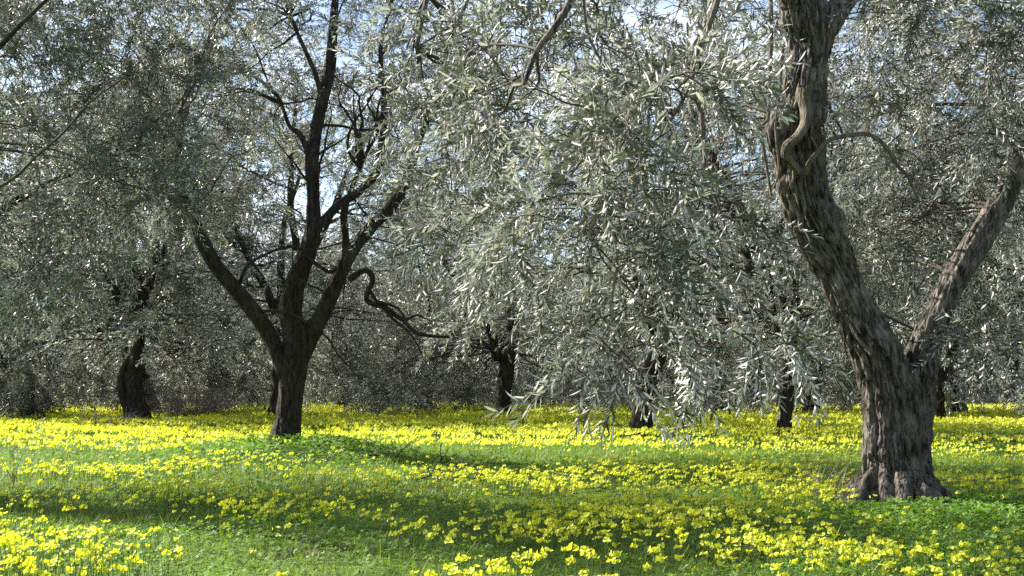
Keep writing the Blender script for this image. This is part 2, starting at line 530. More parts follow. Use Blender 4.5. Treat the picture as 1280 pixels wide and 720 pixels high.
# ------------------------------------------------------------------ the forked olive in front
r1 = np.random.default_rng(41)
base1 = ground_at(1120, 636, 0.05); base1.z = float(ground_h(base1.x, base1.y))
Y1 = base1.y
t1 = empty('olive_tree', base1)
tag(t1, 'big forked old olive tree with gnarled sunlit bark, nearest trunk among the flowers', 'tree', 'olive trees of the grove')
trunk1 = [(1126, 672, 0, 62), (1123, 645, 0, 53), (1120, 615, 0, 46), (1118, 575, 0, 41), (1115, 530, 0, 38), (1108, 485, 0, 36), (1094, 445, 0, 33), (1077, 410, 0, 30), (1062, 375, 0, 27),
          (1049, 345, 0, 27), (1034, 312, 0, 32), (1021, 285, 0, 35), (1008, 250, 0, 34), (1001, 200, 0, 36), (1000, 160, -.05, 35), (1006, 115, -.05, 28), (1010, 65, 0, 25), (1005, 20, 0, 31),
          (990, -50, .1, 28), (975, -130, .2, 24), (965, -230, .3, 16), (950, -330, .5, 7)]
p, w = poly([(a, b, Y1 + c, d) for a, b, c, d in trunk1], .90)
bump = [(at(1083, 528, Y1 - .16), .045, .05), (at(1090, 560, Y1 - .22), .06, .05), (at(1076, 512, Y1 - .1), .04, .05), (at(1092, 595, Y1 - .24), .06, -.05), (at(1050, 440, Y1 - .1), .05, .05),
        (at(1076, 632, Y1 - .2), .09, .08), (at(1110, 470, Y1 - .3), .09, -.06), (at(1104, 520, Y1 - .3), .07, -.05), (at(968, 165, Y1 - .1), .10, .07), (at(1048, 272, Y1), .09, .05),
        (at(985, 235, Y1 - .1), .08, .04)]
bark_obj('trunk', t1, base1, M_BARK, p, w, sides=170, step=0.018, seed=3.1, ridge=.42, lobes=.11, twist=.22, bumps=bump)
limb_spec = [
    [(1124, 610, .03, 26), (1131, 555, .03, 33), (1139, 505, .04, 32), (1149, 458, .06, 25), (1160, 420, .08, 21), (1176, 384, .1, 19), (1193, 350, .15, 18), (1220, 306, .2, 18), (1247, 260, .25, 17), (1276, 205, .3, 16), (1310, 140, .4, 14), (1350, 70, .5, 11), (1400, 0, .6, 7)],
    [(1012, 75, .05, 24), (1032, 32, .05, 21), (1056, 0, .1, 17), (1085, -40, .2, 14), (1130, -110, .4, 11), (1190, -190, .7, 7)],
    [(1000, 10, 0, 22), (975, -30, -.2, 18), (930, -80, -.5, 14), (870, -110, -1.2, 11), (800, -95, -1.8, 9), (740, -40, -2.2, 7), (700, 25, -2.4, 5), (672, 62, -2.4, 4), (655, 105, -2.4, 3)],
    [(985, -60, 0, 16), (940, -160, .3, 12), (840, -230, .4, 9), (700, -220, .3, 7), (600, -140, .1, 6), (545, -40, 0, 4), (520, 60, 0, 3)],
]
L1 = [[q for q in p[14:]]]
for k, sp in enumerate(limb_spec):
    p_, w_ = poly([(a, b, Y1 + c, d) for a, b, c, d in sp], .84)
    bark_obj('limb', t1, base1, M_BARK, p_, w_, sides=(90, 40, 24, 20)[k], step=(.025, .04, .06, .08)[k], seed=9.0 + k * 5, ridge=.25 if k else .4, lobes=.08, twist=.3)
    L1.append(catmull(p_, w_, .25)[0][3:])
for k, (ang, ln) in enumerate(((-2.75, .62), (-1.9, .50), (-1.1, .55), (-.25, .45), (2.6, .45))):
    d_ = Vector((math.cos(ang), math.sin(ang), 0)); o_ = Vector(base1)
    rp_ = [o_ + d_ * .12 + Vector((0, 0, .42)), o_ + d_ * .27 + Vector((0, 0, .20)), o_ + d_ * .40 + Vector((0, 0, .06)), o_ + d_ * ln + Vector((0, 0, -.03)), o_ + d_ * (ln + .2) + Vector((0, 0, -.12))]
    bark_obj('root', t1, base1, M_BARK, rp_, [.10, .125, .11, .07, .03], sides=30, step=.03, seed=40 + k * 3.1, ridge=.4, lobes=.22, twist=.4)
suckers = [
    [(1006, 108, 9), (1007, 125, 11), (1009, 140, 11), (1006, 158, 9), (996, 172, 9), (984, 182, 10), (981, 194, 9), (989, 204, 7), (1000, 215, 7), (1006, 217, 6), (1011, 204, 6), (1022, 190, 5), (1037, 175, 4.6), (1062, 169, 4.4), (1086, 168, 4), (1106, 182, 3.6), (1122, 207, 3.2), (1134, 220, 3), (1147, 248, 2)],
]
for sp in suckers:
    pts, rad = poly([(a, b, Y1 - .36 + .05 * math.sin(i), d) for i, (a, b, d) in enumerate(sp)], .62)
    so = bark_obj('sucker', t1, base1, M_SUCKER, pts, rad, sides=16, step=.02, seed=2.0, ridge=.12, lobes=.26, twist=0)
    sb = []
    for _ in range(16):
        q_ = pts[int(r1.integers(11, len(pts)))]
        sb.append((droop_curve(r1, q_, (r1.normal(0, .8), r1.normal(0, .5), r1.normal(.2, .8)), r1.uniform(.12, .4), .8, .05, .2), .004, .0018))
    obj('side_twigs', tubes_mesh('side_twigs', sb, M_TWIG, 4, base1), so)
    tag(so, 'smooth pale sucker shoot snaking round the upper trunk and arching out')
hang = [
    ([(960, -30), (963, 40), (962, 110), (960, 150), (951, 158), (954, 185), (958, 215), (964, 245)], -.45, 3.2),
    ([(978, 60), (975, 110), (968, 160), (972, 215), (966, 235)], -.42, 2.2),
    ([(735, -60), (728, 0), (736, 45), (752, 75), (775, 98), (790, 120)], -2.3, 2.6),
    ([(905, -20), (880, 40), (868, 80), (866, 112), (874, 140), (878, 175), (884, 215), (890, 262)], -2.8, 4.2),
    ([(866, 100), (850, 128), (830, 160), (812, 190), (800, 225), (796, 262)], -2.8, 2.4),
    ([(890, 262), (880, 330), (852, 400), (820, 450), (800, 490), (788, 520)], -2.9, 1.3),
    ([(884, 215), (910, 300), (935, 380), (948, 440), (952, 500)], -2.8, 1.6),
]
hang_curves = []
for sp, dy, wd in hang:
    pts, rad = poly([(a, b, Y1 + dy, wd) for a, b in sp])
    cc = catmull(pts, rad, .12)[0]
    cc = [q + Vector((noise.noise(q * 3), noise.noise(q * 3 + Vector((5, 5, 5))), noise.noise(q * 3 + Vector((9, 1, 4))))) * .025 for q in cc]
    so = obj('hanging_stem', tubes_mesh('hanging_stem', [(cc, rad[0], rad[-1] * .55)], M_SUCKER, 6, base1), t1)
    hang_curves.append(cc)
L1 += [c for c in hang_curves[3:]]
cl1 = []
cl1 += region(r1, (620, 880), (70, 270), (5.0, 6.0), 13, (.26, .40), 4)
cl1 += region(r1, (730, 905), (250, 340), (4.9, 5.6), 6, (.20, .30), 3)
cl1 += region(r1, (770, 900), (350, 410), (4.9, 5.5), 3, (.12, .18), 2)
cl1 += region(r1, (940, 985), (400, 450), (5.8, 6.2), 2, (.10, .14), 3)
cl1 += region(r1, (540, 690), (120, 290), (7.6, 8.8), 9, (.3, .5), 5)
cl1 += region(r1, (500, 690), (-20, 120), (7.6, 8.8), 7, (.35, .5), 5)
cl1 += region(r1, (600, 880), (160, 380), (11.0, 12.2), 10, (.4, .6), 5)
cl1 += region(r1, (480, 680), (-20, 240), (11.2, 12.6), 8, (.5, .7), 7)
cl1 += region(r1, (620, 890), (-60, 140), (7.0, 8.2), 12, (.4, .65), 5)
cl1 += region(r1, (780, 980), (-60, 140), (10.4, 11.6), 10, (.5, .75), 7)
cl1 += region(r1, (1070, 1310), (-60, 330), (9.7, 11.8), 40, (.45, .7), 8)
cl1 += region(r1, (1150, 1310), (0, 200), (8.3, 8.9), 7, (.3, .45), 7)
cl1 += region(r1, (1225, 1300), (370, 440), (8.0, 8.6), 2, (.2, .3), 4)
cl1 += region(r1, (700, 1350), (-420, -80), (9.0, 11.5), 12, (.5, .8), 7)
cl1 += [(at(775, 440, 5.3), .10, 3), (at(905, 430, 5.3), .10, 2), (at(725, 420, 5.3), .12, 2)]
print('tree1 sprigs', crown_parts(t1, base1, cl1, L1, SPRIG_NEAR, 51, 1.3, 1.1, 4, 1.16))

# ------------------------------------------------------------------ the three-limbed olive on the left
r2 = np.random.default_rng(42)
base2 = ground_at(358, 556, 0.22); base2.z = float(ground_h(base2.x, base2.y))
Y2 = base2.y
t2 = empty('olive_tree', base2)
tag(t2, 'dark olive tree spreading three limbs on a low leafy mound left of centre', 'tree', 'olive trees of the grove')
p, w = poly([(352, 580, Y2, 34), (355, 556, Y2, 28), (360, 525, Y2, 24), (364, 490, Y2, 23), (368, 455, Y2, 24), (370, 425, Y2, 23), (364, 395, Y2, 19), (368, 360, Y2, 18), (382, 320, Y2 - .1, 17), (391, 285, Y2 - .1, 15),
             (391, 240, Y2 - .1, 12), (390, 200, Y2 - .1, 12), (396, 160, Y2, 11), (403, 125, Y2, 12), (412, 85, Y2, 10), (416, 40, Y2, 9), (420, -10, Y2, 7), (428, -70, Y2, 5), (440, -130, Y2, 3)], .64)
bark_obj('trunk', t2, base2, M_BARK_DARK, p, w, sides=56, step=.05, seed=21, ridge=.3, lobes=.12, twist=.5)
L2 = [p[9:]]
for k, sp in enumerate([
    [(366, 500, 0, 12), (352, 455, 0, 15), (338, 420, 0, 15), (318, 390, -.1, 15), (295, 362, -.2, 14), (272, 335, -.3, 13), (255, 305, -.4, 13), (238, 270, -.5, 11), (225, 235, -.5, 9), (222, 190, -.5, 7), (232, 130, -.5, 5), (240, 70, -.4, 3)],
    [(370, 470, 0, 16), (384, 425, .1, 19), (405, 388, .1, 16), (424, 345, .2, 15), (440, 312, .3, 14), (466, 282, .4, 12), (492, 255, .5, 11), (512, 215, .6, 9), (522, 180, .7, 8), (545, 120, .8, 6), (560, 60, .8, 5), (585, 0, .9, 3)],
    [(390, 292, -.1, 9), (408, 272, 0, 9), (425, 255, .2, 9), (448, 240, .4, 8), (470, 215, .4, 8), (478, 170, .3, 7), (480, 120, .2, 6), (476, 60, .2, 4), (490, 0, .2, 3)],
    [(432, 328, .2, 8), (432, 295, .1, 7), (430, 268, 0, 7), (438, 240, -.1, 5), (450, 210, -.2, 4)],
    [(403, 125, 0, 7), (395, 95, -.1, 5), (380, 60, -.1, 4), (362, 20, -.1, 3)],
    [(392, 210, -.1, 6), (376, 170, -.2, 6), (362, 158, -.2, 4), (352, 130, -.2, 3)],
    [(384, 320, -.2, 4), (398, 332, -.2, 4), (412, 340, -.1, 4), (420, 336, 0, 4)],
]):
    p_, w_ = poly([(a, b, Y2 + c, d) for a, b, c, d in sp], .64)
    bark_obj('limb', t2, base2, M_BARK_DARK, p_, w_, sides=(40, 40, 24, 20, 16, 16, 12)[k], step=.06, seed=30 + k * 3.3, ridge=.22, lobes=.09, twist=.3)
    if k < 6: L2.append(catmull(p_, w_, .3)[0][4:])
crooked = [
    ([(436, 350), (446, 343), (456, 337), (463, 341), (466, 351), (461, 362), (458, 374), (468, 381), (482, 384), (494, 394), (506, 402), (520, 416), (540, 420), (562, 421)], 4.4, -.3),
    ([(462, 362), (470, 376), (484, 380), (498, 386), (505, 396)], 2.6, -.35),
    ([(478, 384), (490, 398), (508, 412), (520, 428), (528, 445)], 2.0, -.3),
    ([(506, 402), (520, 394), (540, 402)], 1.6, -.3),
]
for sp, wd, dy in crooked:
    pts, rad = poly([(a, b, Y2 + dy, wd) for a, b in sp])
    cc = catmull(pts, rad, .08)[0]
    so = obj('crooked_branch', tubes_mesh('crooked_branch', [(cc, rad[0], rad[-1] * .45)], M_BARK_DARK, 7, base2), t2)
fan = []
for _ in range(46):
    L_ = L2[int(r2.integers(0, len(L2)))]; q_ = L_[int(r2.integers(0, len(L_)))]
    fan.append((droop_curve(r2, q_, (r2.normal(0, .7), r2.normal(0, .5), .8 + r2.normal(0, .5)), r2.uniform(1.0, 2.6), .12, .14, .22), r2.uniform(.016, .032), .005))
tag(obj('crooked_boughs', tubes_mesh('crooked_boughs', fan, M_BARK_DARK, 5, base2), t2), kind='stuff')
cl2 = []
for (bx, by, bd, bn, br, bt) in (((110, 330), (0, 270), (.2, 2.6), 32, (.5, .8), 9), ((260, 480), (-140, 60), (-1.0, 2.8), 34, (.5, .8), 9), ((460, 640), (-80, 250), (.7, 2.8), 26, (.5, .8), 9),
                                 ((320, 480), (60, 200), (.8, 3.0), 13, (.45, .65), 7), ((200, 600), (-240, -80), (-.5, 2.5), 6, (.5, .8), 7), ((560, 640), (280, 380), (.5, 2), 3, (.35, .5), 6)):
    cl2 += region(r2, bx, by, (Y2 + bd[0], Y2 + bd[1]), bn, br, bt)
print('tree2 sprigs', crown_parts(t2, base2, cl2, L2, SPRIG_MID, 52, 1.1, 1.0, 5))

# ------------------------------------------------------------------ the olive that leans in from beyond the left edge
r0 = np.random.default_rng(40)
base0 = Vector((-7.4, 10.4, 0)); base0.z = float(ground_h(base0.x, base0.y))
t0 = empty('olive_tree', base0)
tag(t0, 'shady olive tree leaning in from the left edge, its boughs hanging over the meadow', 'tree', 'olive trees of the grove')
pp = [base0 + Vector(v) for v in ((0, 0, -.15), (.05, 0, .4), (.1, -.05, 1.0), (.25, -.1, 1.6), (.3, -.1, 2.2), (.2, 0, 3.0), (.3, .1, 4.0), (.5, .1, 5.2))]
bark_obj('trunk', t0, base0, M_BARK_DARK, pp, [.44, .36, .3, .3, .2, .16, .11, .04], sides=40, step=.08, seed=61, ridge=.28, lobes=.12)
L0 = [pp[4:]]
for k, ln in enumerate([((.25, -.1, 1.5), (.7, -.4, 2.1), (1.3, -.9, 2.7), (2.0, -1.4, 3.2), (2.8, -1.9, 3.9), (3.6, -2.1, 4.6)),
                        ((.25, 0, 1.7), (.8, .3, 2.4), (1.6, .6, 3.0), (2.6, .8, 3.6), (3.6, .9, 4.0)),
                        ((.2, 0, 1.6), (-.4, .3, 2.4), (-1.0, .4, 3.4), (-1.4, .5, 4.5)),
                        ((.3, 0, 2.6), (.9, -.3, 3.5), (1.8, -.5, 4.6), (2.4, -.6, 5.4))]):
    pts = [base0 + Vector(v) for v in ln]
    bark_obj('limb', t0, base0, M_BARK_DARK, pts, list(.11 * np.linspace(1, .28, len(pts)) ** 2 + .004), sides=20, step=.1, seed=70 + k, ridge=.2, lobes=.1)
    L0.append(catmull(pts, [1] * len(pts), .3)[0][2:])
pts, rad = poly([(-60, 260, 8.6, 4), (10, 228, 8.6, 3.6), (45, 196, 8.6, 3.2), (80, 165, 8.6, 2.8), (112, 128, 8.6, 2.4), (150, 100, 8.6, 1.8), (182, 70, 8.6, 1.2)])
obj('branch', tubes_mesh('branch', [(catmull(pts, rad, .12)[0], rad[0] * .6, rad[-1] * .6)], M_BRANCH, 6, base0), t0)
cl0 = region(r0, (-120, 320), (-60, 170), (10.2, 12.6), 46, (.45, .7), 8)
cl0 += region(r0, (-120, 210), (150, 290), (9.4, 11.6), 22, (.4, .65), 8)
cl0 += region(r0, (-60, 90), (-30, 110), (9.0, 10.5), 9, (.4, .6), 8)
cl0 += region(r0, (-120, 100), (250, 390), (8.6, 10.6), 12, (.3, .5), 8)
cl0 += region(r0, (-300, 200), (-240, -60), (9, 12), 6, (.5, .7), 7)
cl0 += [(base0 + Vector((r0.uniform(-2.5, .5), r0.uniform(-2, 2), r0.uniform(2.6, 5.0))), .7, 6) for _ in range(6)]
print('tree0 sprigs', crown_parts(t0, base0, cl0, L0, SPRIG_MID, 50, 1.2, 1.0, 5))

# ------------------------------------------------------------------ kinds of olive for the rest of the grove
def proto_tree(seed, height, radius, trunk_h, trunk_r, lean, n_limbs, n_clumps, skirt, templates, scale):
    """a whole tree at the origin, kept as mesh data that the trees of that kind share"""
    r = np.random.default_rng(seed)
    lx, ly = lean
    tp = [Vector((0, 0, -.2)), Vector((.02, 0, .1)), Vector((lx * .3 + r.normal(0, .05), ly * .3, trunk_h * .4)), Vector((lx * .7 + r.normal(0, .06), ly * .7, trunk_h * .75)), Vector((lx, ly, trunk_h)), Vector((lx * 1.2, ly * 1.2, trunk_h * 1.25))]
    tr = [trunk_r * 1.55, trunk_r * 1.3, trunk_r, trunk_r * .95, trunk_r * .95, trunk_r * .6]
    out = {'trunk': [], 'limb': [], 'branches': None, 'crown': None}
    V, q, t = bark_tube(tp, tr, sides=30, step=.08, seed=seed * 1.7, ridge=.32, lobes=.12, twist=.9)
    out['trunk'].append(np_mesh('trunk', V, [(q, 0), (t, 0)], [M_BARK_DARK], True))
    limbs = []
    for k in range(n_limbs):
        a = k * 2 * math.pi / n_limbs + r.uniform(-.4, .4)
        reach = radius * r.uniform(.4, .75); top = height * r.uniform(.6, .9)
        pts = [Vector((lx * .9, ly * .9, trunk_h * .88))]
        for f in (.2, .45, .7, 1.0):
            pts.append(Vector((lx + math.cos(a) * reach * f + r.normal(0, .12), ly + math.sin(a) * reach * f + r.normal(0, .12), trunk_h + (top - trunk_h) * f ** .9 + r.normal(0, .08))))
        V, q, t = bark_tube(pts, [trunk_r * .4, trunk_r * .36, trunk_r * .28, trunk_r * .18, trunk_r * .08], sides=14, step=.15, seed=seed + k * 2.2, ridge=.2, lobes=.12)
        out['limb'].append(np_mesh('limb', V, [(q, 0), (t, 0)], [M_BARK_DARK], True))
        limbs.append(catmull(pts, [1] * 5, .3)[0][1:])
    clumps = []
    zc = trunk_h + (height - trunk_h) * .42
    while len(clumps) < n_clumps:
        a, u = r.uniform(0, 2 * math.pi), r.uniform(-.55, 1) if r.random() < .85 else r.uniform(-.55, -.3)
        k = r.uniform(.45, 1.0) ** .6
        s = math.sqrt(max(0, 1 - u * u)) if u > 0 else 1.0
        z = zc + (u * (height - zc - .3) if u > 0 else u * (zc - skirt) / .55) * (k if u > 0 else 1)
        clumps.append(((lx + math.cos(a) * radius * s * k, ly + math.sin(a) * radius * s * k, z), r.uniform(.55, .95), 8))
    anchors, tw, arms = [], [], []
    for c, rad, n in clumps:
        c = Vector(c); a = nearest_on(limbs, c, r)
        if a is not None: arms.append((link_curve(r, a, c, 6), .03, .008))
        grow_clump(r, c, rad, n, anchors, tw, 1.2, scale, 4, .25)
    out['branches'] = tubes_mesh('branches', arms + tw[::3], M_BRANCH, 3)
    out['crown'] = sprigs_mesh('crown', templates, anchors, (0, 0, 0), seed, None)
    print('proto', seed, len(anchors), len(out['crown'].polygons))
    return out


PROTOS = [
    proto_tree(301, 7.6, 3.4, 1.9, .22, (.35, 0), 4, 62, 1.6, SPRIG_MID, 1.35),
    proto_tree(302, 7.0, 3.3, 1.6, .21, (-.25, .1), 5, 72, .4, SPRIG_FAR, 1.15),
    proto_tree(303, 6.4, 3.5, 1.4, .18, (.1, .2), 4, 72, .35, SPRIG_FAR, 1.2),
]


def place_tree(kind, x, y, rz, s, label, group='olive trees of the grove', own_trunk=None, sz=None):
    P_ = PROTOS[kind]
    root = empty('olive_tree', (x, y, float(ground_h(x, y))), rz)
    root.scale = (s, s, sz or s)
    tag(root, label, 'tree', group)
    if own_trunk is None:
        for me in P_['trunk']: obj('trunk', me, root)
    for me in P_['limb']: obj('limb', me, root)
    tag(obj('branches', P_['branches'], root), kind='stuff')
    tag(obj('crown', P_['crown'], root), kind='stuff')
    return root


def own(root, spec, Y, seed, sides=44, twist=1.2, thick=.72):
    """a trunk of its own, drawn in the place and handed to the tree"""
    pts, rad = poly([(a, b, Y + c, d) for a, b, c, d in spec], thick)
    bpy.context.view_layer.update()
    Mi = (Matrix.Translation(root.location) @ Matrix.Rotation(root.rotation_euler.z, 4, 'Z') @ Matrix.Diagonal((*root.scale, 1))).inverted()
    V, q, t = bark_tube(pts, rad, sides=sides, step=.07, seed=seed, ridge=.5, lobes=.12, twist=twist)
    V = np.array([tuple(Mi @ Vector(v)) for v in V])
    return obj('trunk', np_mesh('trunk', V, [(q, 0), (t, 0)], [M_BARK_DARK], True), root)


def gp(px, py): return ground_at(px, py)


g = gp(174, 531)
t = place_tree(0, g.x - .2, g.y + .6, 2.6, 1.42, 'olive tree with a thick twisted split trunk, left of the three-limbed tree', own_trunk=True)
own(t, [(174, 545, 0, 28), (174, 528, 0, 24), (170, 505, 0, 20), (166, 480, 0, 17), (166, 455, 0, 15), (170, 430, 0, 13), (173, 405, 0, 13), (174, 380, 0, 12), (170, 340, 0, 10), (165, 300, 0, 7)], g.y, 81, thick=.6)
own(t, [(160, 540, -.2, 8), (158, 515, -.2, 7), (152, 490, -.2, 8), (153, 468, -.15, 8), (162, 445, -.1, 7), (172, 420, 0, 6)], g.y, 84, 24, thick=.6)
g = gp(630, 524)
t = place_tree(1, g.x + .1, g.y, .4, 1.35, 'olive tree with an upright dark trunk at the centre of the flower field', own_trunk=True)
own(t, [(628, 535, 0, 17), (629, 520, 0, 14), (630, 495, 0, 12), (633, 465, 0, 12), (637, 435, 0, 12), (640, 405, 0, 11), (640, 375, 0, 9), (636, 340, 0, 6)], g.y, 91)
g = gp(800, 545)
t = place_tree(0, g.x + .4, g.y + .6, 1.3, 1.32, 'olive tree whose leaning trunk shows behind the hanging silvery sprays', own_trunk=True)
own(t, [(796, 560, 0, 24), (799, 543, 0, 20), (803, 515, 0, 17), (808, 485, 0, 16), (818, 455, 0, 15), (832, 425, 0, 13), (842, 390, 0, 11), (850, 350, 0, 8)], g.y, 95)
g = gp(982, 546)
t = place_tree(0, g.x + .2, g.y + 1., 4.1, 1.25, 'slim olive tree just left of the big forked trunk', own_trunk=True)
own(t, [(980, 560, 0, 16), (980, 543, 0, 13), (982, 515, 0, 11), (986, 480, 0, 10), (990, 445, 0, 10), (994, 410, 0, 9), (996, 370, 0, 8), (998, 330, 0, 5)], g.y, 99)
g = gp(1172, 528)
t = place_tree(0, g.x + .2, g.y, 5.0, 1.35, 'olive tree with a dark straight trunk just right of the big forked trunk', own_trunk=True)
own(t, [(1174, 538, 0, 16), (1173, 525, 0, 13), (1172, 500, 0, 11), (1173, 475, 0, 11), (1177, 450, 0, 11), (1184, 425, 0, 9), (1192, 395, 0, 7)], g.y, 103)
g = gp(38, 527)
place_tree(2, g.x - 1.3, g.y + 1, .9, 1.15, 'bushy olive tree with dark foliage hanging to the ground at the left edge')
g = gp(265, 517)
place_tree(1, g.x, g.y, 2.2, 1.25, 'olive tree with a slanting trunk behind the bare grey shrub')
g = gp(428, 514)
place_tree(2, g.x, g.y, 3.7, .95, 'low rounded dark olive tree behind the three-limbed tree')
g = gp(897, 519)
place_tree(1, g.x, g.y, 1.9, 1.3, 'olive tree between the leaning trunk and the slim trunk, further back')
g = gp(1016, 521)
place_tree(2, g.x, g.y, 5.1, 1.25, 'olive tree seen close to the big forked trunk on its left, further back')
g = gp(1196, 521)
place_tree(1, g.x, g.y, .2, 1.15, 'small thin-trunked olive tree at the far right, behind the straight trunk')
g = gp(530, 516)
place_tree(2, g.x, g.y, 4.4, 1.25, 'pale silvery olive tree with foliage to the ground, left of the central trunk')
g = gp(1300, 528)
place_tree(1, g.x, g.y, 2.9, 1.3, 'olive tree half cut off by the right edge')
place_tree(0, 9.9, 16.5, 3.3, 1.4, 'olive tree whose boughs hang in at the upper right corner')
g = at(180, 500, 33.0)
place_tree(1, g.x, g.y, 1.0, 1.7, 'tall olive tree hidden behind the split trunk, its pale crown showing above')
g = at(356, 500, 29.0)
place_tree(0, g.x, g.y, 2.0, 1.5, 'olive tree hidden behind the three-limbed trunk, its crown showing above')
k = 0
rb = np.random.default_rng(77)
for Y, gap, n in ((47, 5.4, 10), (55, 6.0, 11), (66, 6.5, 12), (82, 8.0, 12)):
    for i in range(n):
        x = (i - (n - 1) / 2) * gap + rb.normal(0, .7)
        if abs(x) > Y * .58: continue
        place_tree(2 if k % 3 else 1, x, Y + rb.normal(0, 1.2), rb.uniform(0, 6.28), rb.uniform(1.05, 1.35),
                   'distant grey-green olive tree in the dense far rows ' + ('beyond the split trunk and bare shrub' if x < -Y * .2 else 'beyond the trunk at the centre' if x < Y * .12 else 'beyond the big forked tree'),
                   'far rows of olive trees')
        k += 1

# low scrub closing the far edge of the field
ru = np.random.default_rng(15)
an, cu = [], []
for _ in range(150):
    y = ru.uniform(46.5, 54); x = ru.uniform(-.56, .56) * y
    grow_clump(ru, (x, y, ru.uniform(.3, .9)), ru.uniform(.6, 1.0), 8, an, cu, .8, 1.5, 3, .05)
und = obj('undergrowth', sprigs_mesh('undergrowth', SPRIG_FAR, an, (0, 0, 0), 16))
tag(und, 'low grey-green scrub along the far edge of the flower field', 'scrub', kind='stuff')

# ------------------------------------------------------------------ bare grey shrub, dry grass, fallen sticks, young shoots
def bare_shrub(name, loc, label, n, h, spread, mat, seed, cat='shrub'):
    r = np.random.default_rng(seed)
    root = empty(name, loc); tag(root, label, cat)
    cur, fine = [], []
    for _ in range(n):
        a = r.uniform(0, 6.28); d = Vector((math.cos(a) * spread, math.sin(a) * spread * .6, 1))
        pts = droop_curve(r, Vector((math.cos(a), math.sin(a), 0)) * r.uniform(0, .35) * spread - Vector((0, 0, .05)), d, h * r.uniform(.6, 1.2), .25, .12, .12)
        cur.append((pts, .009, .004))
        for _k in range(7):
            i = int(r.integers(2, len(pts)))
            fine.append((droop_curve(r, pts[i], (pts[i] - pts[i - 1]).normalized() + Vector(r.normal(0, .7, 3)), h * r.uniform(.15, .45), .1, .1, .2), .005, .0025))
    obj('stems', tubes_mesh('stems', cur, mat, 3), root)
    tag(obj('twigs', tubes_mesh('twigs', fine, mat, 3), root), kind='stuff')
    return root


def leafy_bush(px, py, w_, h_, n, seed, label):
    r = np.random.default_rng(seed); g = gp(px, py)
    root = empty('olive_bush', (g.x, g.y, float(ground_h(g.x, g.y)))); tag(root, label, 'bush')
    an, cu = [], []
    for _ in range(n):
        a = r.uniform(0, 6.28)
        pts = droop_curve(r, (math.cos(a) * .15, math.sin(a) * .15, -.05), (math.cos(a) * w_ / h_, math.sin(a) * w_ / h_, 1), h_ * r.uniform(.5, 1.15), .35, .12, .12)
        cu.append((pts, .011, .004))
        for i in range(2, len(pts)):
            for _k in range(3): an.append((*pts[i], *((pts[i] - pts[i - 1]).normalized() + Vector(r.normal(0, .7, 3))), r.uniform(.8, 1.2)))
    obj('stems', tubes_mesh('stems', cu, M_BRANCH, 4), root)
    tag(obj('leaves', sprigs_mesh('leaves', SPRIG_MID, an, (0, 0, 0), seed), root), kind='stuff')


leafy_bush(42, 530, .9, 1.9, 26, 8, 'dark leafy bush of olive shoots standing in the flowers at the left edge')
g = gp(268, 521)
bare_shrub('bare_shrub', (g.x, g.y - 2.5, 0), 'bare pinkish grey twiggy shrub between the split trunk and the three-limbed tree', 120, 1.9, 1.2, M_DRYTWIG, 5)
g = gp(128, 534)
bare_shrub('dry_brush', (g.x, g.y, 0), 'small heap of dry brown brush left of the split trunk base', 26, .6, 1.6, M_DRYTWIG, 6)


def blades(r, n, spread, h, w, lean):
    V, Q = [], []
    for _ in range(n):
        a, b = r.uniform(0, 6.28), r.uniform(0, 6.28)
        p = np.array([math.cos(a), math.sin(a), 0]) * spread * math.sqrt(r.random())
        hh = h * r.uniform(.5, 1.1); d = np.array([math.cos(b), math.sin(b), 0]); s = np.array([-d[1], d[0], 0]) * w / 2
        l = lean * r.uniform(.1, 1)
        i = len(V)
        V += [p - s, p + s, p + d * hh * l * .35 + [0, 0, hh * .6] + s * .8, p + d * hh * l * .35 + [0, 0, hh * .6] - s * .8, p + d * hh * l + [0, 0, hh]]
        Q.append((i, i + 1, i + 2, i + 3, i + 4))
    return np.array(V), np.array(Q)


for (px, py, n, lab) in ((1036, 622, 90, 'pale dry grass tuft against the sunny side of the forked trunk'),):
    rr = np.random.default_rng(px)
    g = ground_at(px, py, .08)
    V, Q = blades(rr, n, .22, .42, .006, .7)
    V4 = V.copy()
    q1 = np.stack([Q[:, 0], Q[:, 1], Q[:, 2], Q[:, 3]], -1); q2 = np.stack([Q[:, 3], Q[:, 2], Q[:, 4]], -1)
    o = obj('dry_grass_tuft', np_mesh('dry_grass_tuft', V4, [(q1, 0), (q2, 0)], [M_DRY]), None, (g.x, g.y, float(ground_h(g.x, g.y)) - .01))
    tag(o, lab, 'grass tuft')


def stick(px, py, dx, dy, n, L, r_, seed, label):
    r = np.random.default_rng(seed); g = ground_at(px, py, .15)
    z = float(ground_h(g.x, g.y))
    main = droop_curve(r, (0, 0, .06), (dx, dy, .12), L, .25, .1, .12)
    cur = [(main, r_, r_ * .4)]
    for _ in range(n):
        i = int(r.integers(2, len(main)))
        cur.append((droop_curve(r, main[i], (main[i] - main[i - 1]).normalized() + Vector((r.normal(0, .6), r.normal(0, .6), abs(r.normal(0, .5)))), L * .35, .2, .08, .2), r_ * .5, r_ * .25))
    o = obj('fallen_branch', tubes_mesh('fallen_branch', cur, M_BARK_DARK, 5), None, (g.x, g.y, z)); tag(o, label, 'branch')


stick(452, 570, 1, -.15, 7, 1.3, .016, 3, 'dark forked fallen branch on the mound right of the three-limbed trunk')
stick(520, 592, 1, -.5, 5, .9, .012, 4, 'thin dark fallen branch lying in shade nearer the camera')


